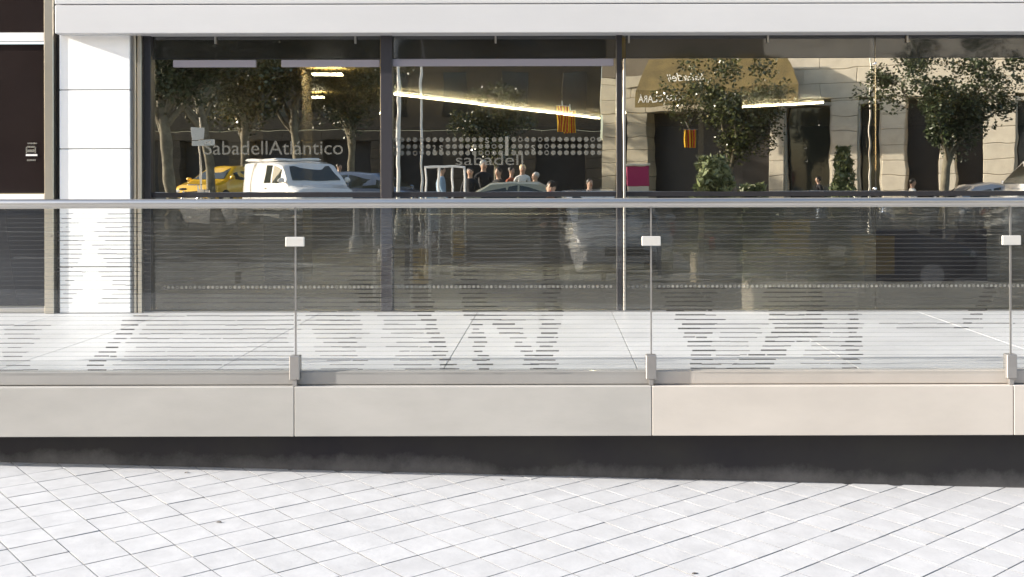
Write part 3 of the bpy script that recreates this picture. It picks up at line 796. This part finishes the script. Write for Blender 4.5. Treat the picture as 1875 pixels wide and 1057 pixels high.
C_gry = mat('grey_cloth', (.22, .23, .24), .9, var=.1); C_red = mat('rust_cloth', (.35, .10, .05), .9, var=.1); C_blu = mat('pale_blue_cloth', (.35, .48, .62), .9, var=.1)
def at(px, V): x = X(px, VV(V)); y = RY(V); return (x, y, g(x, y))
GP = 'people standing across the street'
person('person in black clothes behind the metal stand', at(862, 23), R(90), C_blk, C_blk, H_dk, group=GP, h=1.72)
person('person in black with grey hair behind the green car', at(885, 24), R(60), C_blk, C_gry, H_gr, group=GP, h=1.86)
person('person in dark jacket beside the green car roof', at(912, 23.5), R(120), C_blk, C_jean, H_dk, group=GP, h=1.70)
person('blond person in a white top above the green car', at(957, 24), R(90), C_wht, C_jean, H_bl, group=GP, h=1.80)
person('person in a rust coloured top next to the blond one', at(935, 25), R(40), C_red, C_jean, H_dk, group=GP, h=1.74)
person('person in a white shirt behind the rear of the green car', at(982, 23), R(150), C_wht, C_gry, H_gr, group=GP, h=1.62)
person('person in pale blue walking past the bicycles', at(808, 24), R(0), C_blu, C_wht, H_dk, 'walk', group=GP, h=1.68)
person('person in grey waiting under the left trees', at(620, 30), R(30), C_gry, C_blk, H_dk, group=GP, h=1.75)
person('person walking past the sandstone doorway', at(1500, 29), R(180), C_blk, C_jean, H_dk, 'walk', group=GP, h=1.76)
person('person in white walking beside the sandstone wall', at(1672, 28), R(0), C_wht, C_red, H_dk, 'walk', group=GP, h=1.72)
# the photographer, standing just behind the lens
ph = person('person in dark clothes holding up a phone to take the photo', (-.06, CY - .40, g(0)), R(90), C_blk, C_blk, H_dk, 'stand', h=1.74, sub=2, phone=True)
tel = MB(); tel.slab(-.078, .078, CY - .050, CY - .041, 1.045, 1.125, .002)
tl = tel.build('phone', M_black); tag(tl, 'black phone held upright in the hands of the photographer', 'phone')

# scooter -----------------------------------------------------------
def scooter(label, px, V, yaw, paint, group):
    t = thing('scooter', label, 'scooter', at(px, V), yaw, group)
    for x in (-.62, .62):
        b = MB(); b.torus((x, 0, .25), .19, .06); wo = b.build('wheel', M_rubber, t, smooth=True)
        b = MB(); b.tube([(x, -.03, .25), (x, .03, .25)], .15, 14); b.build('rim', M_chrome, wo)
    b = MB(); b.ball((-.42, 0, .58), .42, .17, .20, 14); b.build('tail_body', paint, t, smooth=True)
    b = MB(); b.slab(-.10, .38, -.15, .15, .26, .34, .02); b.build('footboard', paint, t)
    b = MB(); b.tube([(.38, 0, .30), (.50, 0, .70), (.44, 0, .98)], [.17, .19, .13], 12); b.build('front_shield', paint, t, smooth=True)
    b = MB(); b.ball((.62, 0, .42), .22, .09, .09, 10); b.build('mudguard', paint, t, smooth=True)
    b = MB(); b.ball((.56, 0, .92), .08, .09, .09, 10); b.build('headlight', M_lamp, t, smooth=True)
    b = MB(); b.ball((-.35, 0, .78), .38, .14, .07, 12); b.build('seat', M_rubber, t, smooth=True)
    b = MB(); b.tube([(.40, -.33, 1.05), (.46, -.12, 1.02), (.46, .12, 1.02), (.40, .33, 1.05)], .018, 8)
    b.tube([(.46, .2, 1.03), (.46, .26, 1.22)], .008, 6); b.tube([(.46, -.2, 1.03), (.46, -.26, 1.22)], .008, 6); b.ball((.46, .27, 1.25), .02, .06, .04, 8); b.ball((.46, -.27, 1.25), .02, .06, .04, 8)
    b.build('handlebar', M_chrome, t, smooth=True)
    return t
GS = 'scooters in the street'
scooter('white scooter with a rider near the beige column', 1085, 22, R(60), P_white, GS)
x, y, z = at(1085, 22)
r_ = person('person in white riding the scooter by the beige column', (x - .17 * math.cos(R(60)), y - .17 * math.sin(R(60)), z - .07), R(60), C_wht, C_blu, H_dk, 'ride', h=1.70)
scooter('black scooter parked left of the silver car', 1640, 24, R(150), P_black, GS)
scooter('dark grey scooter parked beside the flowering bush', 1500, 24, R(100), P_blue, GS)
bd = thing('advertising_panel', 'small magenta advertising panel on a pale post at the left of the third window', 'sign', at(1168, 25))
b = MB(); b.slab(-.33, .33, -.05, .05, 1.02 - bd.location.z, 1.58 - bd.location.z, .02); b.build('magenta_panel', mat('magenta', (.42, .025, .11), .45), bd)
b = MB(); b.slab(-.37, .37, -.07, .07, 1.585 - bd.location.z, 1.65 - bd.location.z, .01); b.build('panel_top', M_sand, bd)
b = MB(); b.slab(-.30, .30, -.04, .04, 0, 1.018 - bd.location.z, .01); b.build('panel_base', M_sand, bd)
# bicycles ----------------------------------------------------------
def bicycle():
    t = thing('bicycle', 'bicycle', 'bicycle')
    for x in (-.52, .52):
        b = MB(); b.torus((x, 0, .34), .32, .02, n=28, m=6); wo = b.build('wheel', M_rubber, t, smooth=True)
        b = MB()
        for k in range(10): b.tube([(x, 0, .34), (x + .31 * math.cos(k * .628), 0, .34 + .31 * math.sin(k * .628))], .003, 4)
        b.build('spokes', M_chrome, wo)
    b = MB()
    for p, q in (((-.52, 0, .34), (-.05, 0, .32)), ((-.05, 0, .32), (.36, 0, .72)), ((-.05, 0, .32), (-.18, 0, .88)), ((-.52, 0, .34), (-.15, 0, .74)), ((-.15, 0, .74), (.34, 0, .80)), ((.32, 0, .88), (.52, 0, .34))):
        b.tube([p, q], .022, 8)
    b.build('frame', P_white, t, smooth=True)
    b = MB(); b.ball((-.19, 0, .93), .14, .07, .035, 10); b.build('saddle', M_rubber, t, smooth=True)
    b = MB(); b.tube([(.30, 0, .86), (.28, 0, 1.02)], .015, 8); b.tube([(.20, -.28, 1.04), (.30, -.1, 1.03), (.30, .1, 1.03), (.20, .28, 1.04)], .014, 8); b.build('handlebar', M_chrome, t, smooth=True)
    b = MB(); b.slab(.38, .62, -.14, .14, .72, .90, .02); b.build('basket', M_steel_d, t)
    return t
bp_ = bicycle()
for i, (px, V, yw, lb) in enumerate(((748, 22.5, 70, 'white hire bicycle nearest the lamp post'), (764, 22.8, 76, 'second white hire bicycle in the row'), (780, 23.2, 82, 'white hire bicycle beside the metal stand'), (345, 24, 20, 'white hire bicycle under the left trees'))):
    o = bp_ if i == 0 else copy_tree(bp_)
    o.location = at(px, V); o.rotation_euler = (0, 0, R(yw)); tag(o, lb, 'bicycle', 'white hire bicycles')
# white metal display frame ----------------------------------------
x, y, z = at(816, 16.5)
fr = thing('metal_frame_stand', 'white metal frame stand with square panels next to the bicycles', 'stand', (x, y, z))
fr.scale = (1.05, 1, 1.14)
M_wm = mat('white_metal', (.82, .82, .80), .35)
for k in range(4):
    b = MB(); b.tube([(-.36 + k * .24, 0, 0), (-.36 + k * .24, 0, 1.78)], .02, 8); b.build('post', M_wm, fr)
for zz in (.25, .72, 1.3, 1.78):
    b = MB(); b.tube([(-.38, 0, zz), (.38, 0, zz)], .018, 8); b.build('crossbar', M_wm, fr)
b = MB(); b.slab(-.34, -.14, .0, .02, .75, 1.27, .004); b.build('panel', C_blu, fr)
b = MB(); b.slab(.14, .34, .0, .02, .28, .70, .004); b.build('panel', P_yel, fr)
# lamp posts ---------------------------------------------------------
def lamp_post(label, px, V, r, h, m):
    t = thing('lamp_post', label, 'lamp post', at(px, V), 0, 'lamp posts')
    b = MB(); b.tube([(0, 0, 0), (0, 0, .9), (0, 0, h)], [r * 1.5, r, r * .7], 12); b.build('pole', m, t, smooth=True)
    b = MB(); b.tube([(0, 0, 0), (0, 0, .25), (0, 0, .3)], [r * 2.6, r * 2.4, r * 1.5], 12); b.build('base', m, t, smooth=True)
    b = MB(); b.tube([(0, 0, h), (0, .5, h + .3), (0, 1.2, h + .4)], [r * .7, r * .5, r * .4], 8); b.build('arm', m, t, smooth=True)
    b = MB(); b.ball((0, 1.35, h + .38), .14, .3, .07, 10); b.build('lamp_head', m, t, smooth=True)
lamp_post('thick white lamp post beside the bicycles', 730, 22, .055, 5.5, M_wm)
lamp_post('thin white lamp post right of the bicycles', 771, 21, .035, 4.6, M_wm)
lamp_post('slim grey pole in front of the sandstone building', 1594, 25, .03, 6, M_steel)
# trees ----------------------------------------------------------------
def tree_meshes(seed, h, cr, cz, leaf, nleaf=15000, ls=.105):
    rnd = random.Random(seed); tr = MB(); tips = []
    top = Vector((rnd.uniform(-.3, .3), rnd.uniform(-.3, .3), h * .45))
    tr.tube([(0, 0, 0), (0.02, 0, .4), top * .5 + Vector((rnd.uniform(-.1, .1), 0, 0)), top], [.24, .17, .14, .12], 10)
    for k in range(7):
        a = rnd.uniform(0, 6.28); e = rnd.uniform(.35, 1.0); L = cr * rnd.uniform(.6, 1.1)
        p = top + Vector((0, 0, -rnd.uniform(0, h * .12)))
        q = p + Vector((math.cos(a) * e, math.sin(a) * e, 1.0)).normalized() * L
        mid = (p + q) / 2 + Vector((rnd.uniform(-.2, .2), rnd.uniform(-.2, .2), .1))
        tr.tube([p, mid, q], [.08, .055, .03], 7); tips += [mid, q]
        for j_ in range(3):
            q2 = q + Vector((rnd.uniform(-1, 1), rnd.uniform(-1, 1), rnd.uniform(-.4, 1))) * cr * .35
            tr.tube([q, q2], [.03, .012], 5); tips.append(q2)
    cl = [(t_, rnd.uniform(.35, .8)) for t_ in tips]
    for k in range(26):
        a = rnd.uniform(0, 6.28); rr = cr * math.sqrt(rnd.random()); 
        cl.append((Vector((math.cos(a) * rr, math.sin(a) * rr, cz + rnd.uniform(-.75, 1) * cr * .75 * math.sqrt(max(.1, 1 - (rr / cr) ** 2)))), rnd.uniform(.35, .75)))
    lf = MB(); vs = []; fs = []
    for i in range(nleaf):
        c, r_ = cl[rnd.randrange(len(cl))]
        d = Vector((rnd.gauss(0, 1), rnd.gauss(0, 1), rnd.gauss(0, .8))).normalized() * r_ * rnd.random() ** .4
        p = c + d
        a = Vector((rnd.gauss(0, 1), rnd.gauss(0, 1), rnd.gauss(0, .5))).normalized(); b_ = a.cross(Vector((rnd.gauss(0, 1), rnd.gauss(0, 1), rnd.gauss(0, 1)))).normalized()
        s = ls * rnd.uniform(.6, 1.3); o_ = len(vs)
        vs += [p - a * s * .6, p + b_ * s * .4, p + a * s * .6, p - b_ * s * .4]; fs.append((o_, o_ + 1, o_ + 2, o_ + 3))
    lf.add(vs, fs)
    return tr.mesh('trunk', M_bark, True), lf, leaf
def leafmesh(lf, leaf):
    me = bpy.data.meshes.new('crown'); me.from_pydata([tuple(v) for v in lf.v], [], lf.f); me.materials.append(leaf); return me
kinds = []
for sd, h, cr, cz, lm in ((1, 7.5, 2.6, 5.6, M_leafA), (2, 8.5, 3.0, 6.2, M_leafB), (3, 6.5, 2.2, 4.9, mat('leaf_shiny', (.06, .07, .022), .18, var=.35, scale=1.5, spec=.8))):
    tr, lf, lm = tree_meshes(sd, h, cr, cz, lm); kinds.append((tr, leafmesh(lf, lm)))
def tree(label, px, V, k, yaw=0, s=1.0):
    x, y, z = at(px, V)
    t = thing('street_tree', label, 'tree', (x, y, z), yaw, 'trees across the street'); t.scale = (s, s, s)
    link('trunk', kinds[k][0], t); link('crown', kinds[k][1], t)
tree('plane tree with pale trunk at the far left window edge', 317, 21, 0, 1.0)
tree('plane tree rising behind the yellow taxi', 388, 29, 1, 2.2)
tree('plane tree growing behind the rear of the white van', 455, 31, 2, .4, 1.1)
tree('slim tree directly above the white van roof', 540, 32, 1, 3.4)
tree('tree between the white van and the dark mullion', 640, 34, 0, 5.)
tree('dark tree standing behind the row of people', 905, 36, 2, 4.1, .8)
tree('leafy tree overhanging the ochre awning', 1330, 27, 2, 2.9, .85)
tree('dark spreading tree in front of the sandstone building', 1727, 24, 0, 3.3, .80)
sg = thing('street_sign', 'white street sign on a pole among the left trees', 'sign', at(366, 25))
b = MB(); b.tube([(0, 0, 0), (0, 0, 3.0)], .03, 8); b.build('pole', M_steel, sg)
b = MB(); b.slab(-.22, .12, .03, .05, 2.35, 2.72, .004); b.build('sign_plate', M_white, sg)
b = MB(); b.slab(-.22, .42, .03, .05, 2.16, 2.32, .004); b.build('sign_plate', M_white, sg)
# bushes in planters -------------------------------------------------
def bush_mesh(seed, w_, h, nl=2600):
    rnd = random.Random(seed); lf = MB(); vs = []; fs = []
    for i in range(nl):
        a = rnd.uniform(0, 6.28); zz = rnd.random() ** .8 * h; rr = w_ * (1 - .55 * zz / h) * rnd.random() ** .5 * (1 + .3 * math.sin(a * 3 + zz * 5))
        p = Vector((math.cos(a) * rr, math.sin(a) * rr, zz))
        u_ = Vector((rnd.gauss(0, 1), rnd.gauss(0, 1), rnd.gauss(.5, .8))).normalized(); b_ = u_.cross(Vector((rnd.gauss(0, 1), rnd.gauss(0, 1), rnd.gauss(0, 1)))).normalized(); s = .10 * rnd.uniform(.5, 1.4); o_ = len(vs)
        vs += [p - u_ * s, p + b_ * s * .35, p + u_ * s, p - b_ * s * .35]; fs.append((o_, o_ + 1, o_ + 2, o_ + 3))
    lf.v = vs; lf.f = fs
    return lf
M_gloss = mat('glossy_leaf', (.16, .19, .09), .22, var=.35, scale=2.)
for px, V, w_, h, lb in ((1305, 17, .55, 1.9, 'tall glossy bush left of the white column'), (1375, 17.5, .5, 1.5, 'round glossy bush in front of the white column'), (1545, 26, .45, 2.2, 'thin climbing plant on the sandstone wall')):
    t = thing('planter_bush', lb, 'bush', at(px, V), 0, 'bushes in planters')
    b = MB(); b.slab(-.4, .4, -.4, .4, 0, .5, .02); b.build('planter', M_sand, t)
    link('foliage', leafmesh(bush_mesh(int(px), w_, h), M_gloss), t, (0, 0, .45))
# opposite buildings ---------------------------------------------------
def stone_building(label, name, V, x0, x1, piers, zl_, zh, stone, back):
    """piers and lintels as blocks in front of dark openings"""
    t = thing(name, label, 'building', ((x0 + x1) / 2, RY(V), -.6)); cx = (x0 + x1) / 2
    def bx(nm, a, b_, y0, y1, z0, z1, m):
        q = MB(); q.slab(a - cx, b_ - cx, y0, y1, z0 + .6, z1 + .6, .012); return q.build(nm, m, t)
    bx('shopfront', x0, x1, -1.2, -.9, -1.2, zl_ + .3, back)
    for a, b_ in piers:
        zz = -1.2
        while zz < zl_ - .05:
            e = min(zl_, zz + .52); bx('pier_stone', a, b_, -.9, .0, zz + .006, e - .006, stone); zz = e
    zz = zl_
    k = 0
    while zz < zh - .1:
        e = min(zh, zz + .55); xx = x0 - (k % 2) * .6
        while xx < x1:
            a_, b_ = max(x0, xx), min(x1, xx + 1.9)
            if b_ - a_ > .1 : bx('wall_stone', a_ + .006, b_ - .006, -.9, .02, zz + .006, e - .006, stone)
            xx += 1.9
        zz = e; k += 1
    return t, bx
ROT = R(26); TT = math.tan(ROT); D0 = 1.208 * 31; S0 = (1410 - PX) / F; X0 = S0 * D0
def UU(px):                                        # distance along the oblique frontage, from its corner at X0
    s_ = (px - PX) / F; d = (D0 + TT * X0) / (1 + TT * s_); return (s_ * d - X0) / math.cos(ROT)
def UZ(px, py):
    s_ = (px - PX) / F; d = (D0 + TT * X0) / (1 + TT * s_); return EYE - (py - PY) / F * d
def oblique(t_, u=0): t_.location = (X0 + u * math.cos(ROT), 2 * GL - (D0 + CY) + u * math.sin(ROT), -.6); t_.rotation_euler = (0, 0, ROT)
zl_ = UZ(1600, 180)
u0, u1 = UU(1404), UU(2150)
t, bx = stone_building('sandstone building with tall dark doorways at the right', 'stone_building', 30, u0, u1,
      [(UU(a), UU(b)) for a, b in ((1408, 1436), (1521, 1571), (1614, 1657), (1720, 1748), (1800, 1858), (1950, 2000))], zl_, 8., M_sand, M_dshop)
M_pf = mat('pale_frame', (.5, .46, .38), .5)
for a, b in ((1436, 1521), (1571, 1614), (1858, 1950)):
    bx('door_frame', UU(a), UU(a) + .07, -.35, -.1, -1.2, zl_ - .25, M_pf); bx('door_frame', UU(b) - .07, UU(b), -.35, -.1, -1.2, zl_ - .25, M_pf)
    bx('door_lintel', UU(a), UU(b), -.4, -.05, zl_ - .24, zl_ - .1, M_pf)
    bx('door_glass', UU(a) + .1, UU(b) - .1, -.5, -.46, -1.1, zl_ - .26, M_carglass)
bx('upper_wall', u0, u1, -.9, -.02, 8.02, 16, M_sand)
oblique(t, (u0 + u1) / 2)
# awning building in the middle
v0, v1 = UU(1100), u0 - .02
zl2 = UZ(1250, 205)
t2, bx2 = stone_building('brown shop building with an ochre awning in the middle', 'shop_building', 33, v0, v1,
      [(UU(a), UU(b)) for a, b in ((1104, 1128), (1148, 1186))], zl2, 5.2, mat('beige_render', (.50, .44, .32), .8, var=.1, scale=2), M_dshop)
bx2('upper_wall', v0, v1, -.9, -.02, 5.22, 16, mat('brown_render', (.16, .13, .09), .8, var=.2, scale=1))
bx2('lintel_stone', UU(1146), UU(1188), .03, .10, UZ(1165, 160), UZ(1165, 139), MATS['beige_render'])
oblique(t2, (v0 + v1) / 2)
uc = (UU(1192) + UU(1478)) / 2
aw = thing('shop_awning', 'ochre shop awning lettered ROSA CLARÁ above the dark shopfront', 'awning')
oblique(aw, uc); aw.location.z = UZ(1330, 150)
M_awn = mat('ochre_canvas', (.15, .108, .036), .8, var=.25, scale=2.)
hw = (UU(1478) - UU(1192)) / 2
b = MB(); b.add([(-hw * .96, .45, .92), (hw * .78, .45, .92), (hw, 1.5, -.35), (-hw, 1.5, -.35), (-hw * .96, .45, .89), (hw * .78, .45, .89), (hw, 1.5, -.38), (-hw, 1.5, -.38)],
                [(0, 1, 2, 3), (4, 5, 6, 7), (0, 1, 5, 4), (1, 2, 6, 5), (2, 3, 7, 6), (3, 0, 4, 7)]); b.build('canvas', M_awn, aw)
b = MB(); b.box(-hw, hw, 1.49, 1.515, -.95, -.38); b.build('valance', M_awn, aw)
M_let = mat('white_lettering', (.9, .88, .8), .6)
t = text('ROSA CLARÁ', -hw + 1.0, -.80, .30, M_let, aw, 1.525, R(180), 'CENTER', .003)
c_ = text('Sabadell', -hw + 1.9, -.05, .42, M_let, aw, 1.42, R(180), 'CENTER', .003, shear=.4)
# dark buildings to the left
V = 44. * 1.208 + CY
XX = lambda p: X(p, V)
t3, bx3 = stone_building('dark brown building behind the left trees', 'dark_building', 44, XX(-900), XX(1100), [(XX(a), XX(a + 40)) for a in range(-880, 1100, 130)], 3.4, 3.9,
      mat('umber_render', (.085, .066, .045), .85, var=.25, scale=.8), M_dshop)
bx3('upper_wall', XX(-900), XX(1100), -.9, -.02, 3.95, 18, MATS['umber_render'])
M_win = mat('far_window', (.02, .022, .025), .12)
for k, a in enumerate(range(-840, 1080, 110)):
    for zz in (4.6, 8.4, 12.2):
        bx3('window', XX(a), XX(a) + 1.3, -.03, .02, zz, zz + 2.3, M_win)
# flags
for k, (px, py0, py1, V_) in enumerate(((1031, 205, 248, 34), (1043, 212, 250, 34.2), (1264, 243, 275, 30))):
    w_ = .42; z0, z1 = Z(py1, VV(V_)), Z(py0, VV(V_)); V_ = V_ * .94; x = X(px, VV(V_))
    lb = ('red and yellow striped flag left of the beige column', 'second striped flag hanging beside the first', 'striped flag hanging below the ochre awning')[k]
    t = thing('hanging_flag', lb, 'flag', (x, RY(V_), z0), 0, 'striped hanging flags')
    b = MB(); n_ = 9; vs = []; fs = []
    for i in range(n_ + 1):
        xx = -w_ / 2 + w_ * i / n_; yy = .04 * math.sin(i * 1.7)
        for zq in (0, z1 - z0): vs.append((xx, yy, zq))
        for zq in (0, z1 - z0): vs.append((xx, yy - .008, zq))
    for i in range(n_):
        a = i * 4
        b.add(vs[a:a + 8], [(0, 1, 5, 4), (2, 6, 7, 3), (0, 4, 6, 2), (1, 3, 7, 5)], mi=i % 2)
    b.build('cloth', [mat('flag_yellow', (.85, .50, .02), .8), mat('flag_red', (.55, .03, .02), .8)], t)
    b = MB(); b.tube([(0, -.05, z1 - z0 + .02), (0, -.9, z1 - z0 + .3)], .02, 6); b.tube([(-.25, 0, z1 - z0 + .01), (.25, 0, z1 - z0 + .01)], .015, 6); b.build('flag_pole', M_steel, t)
print('objects', len(bpy.data.objects))
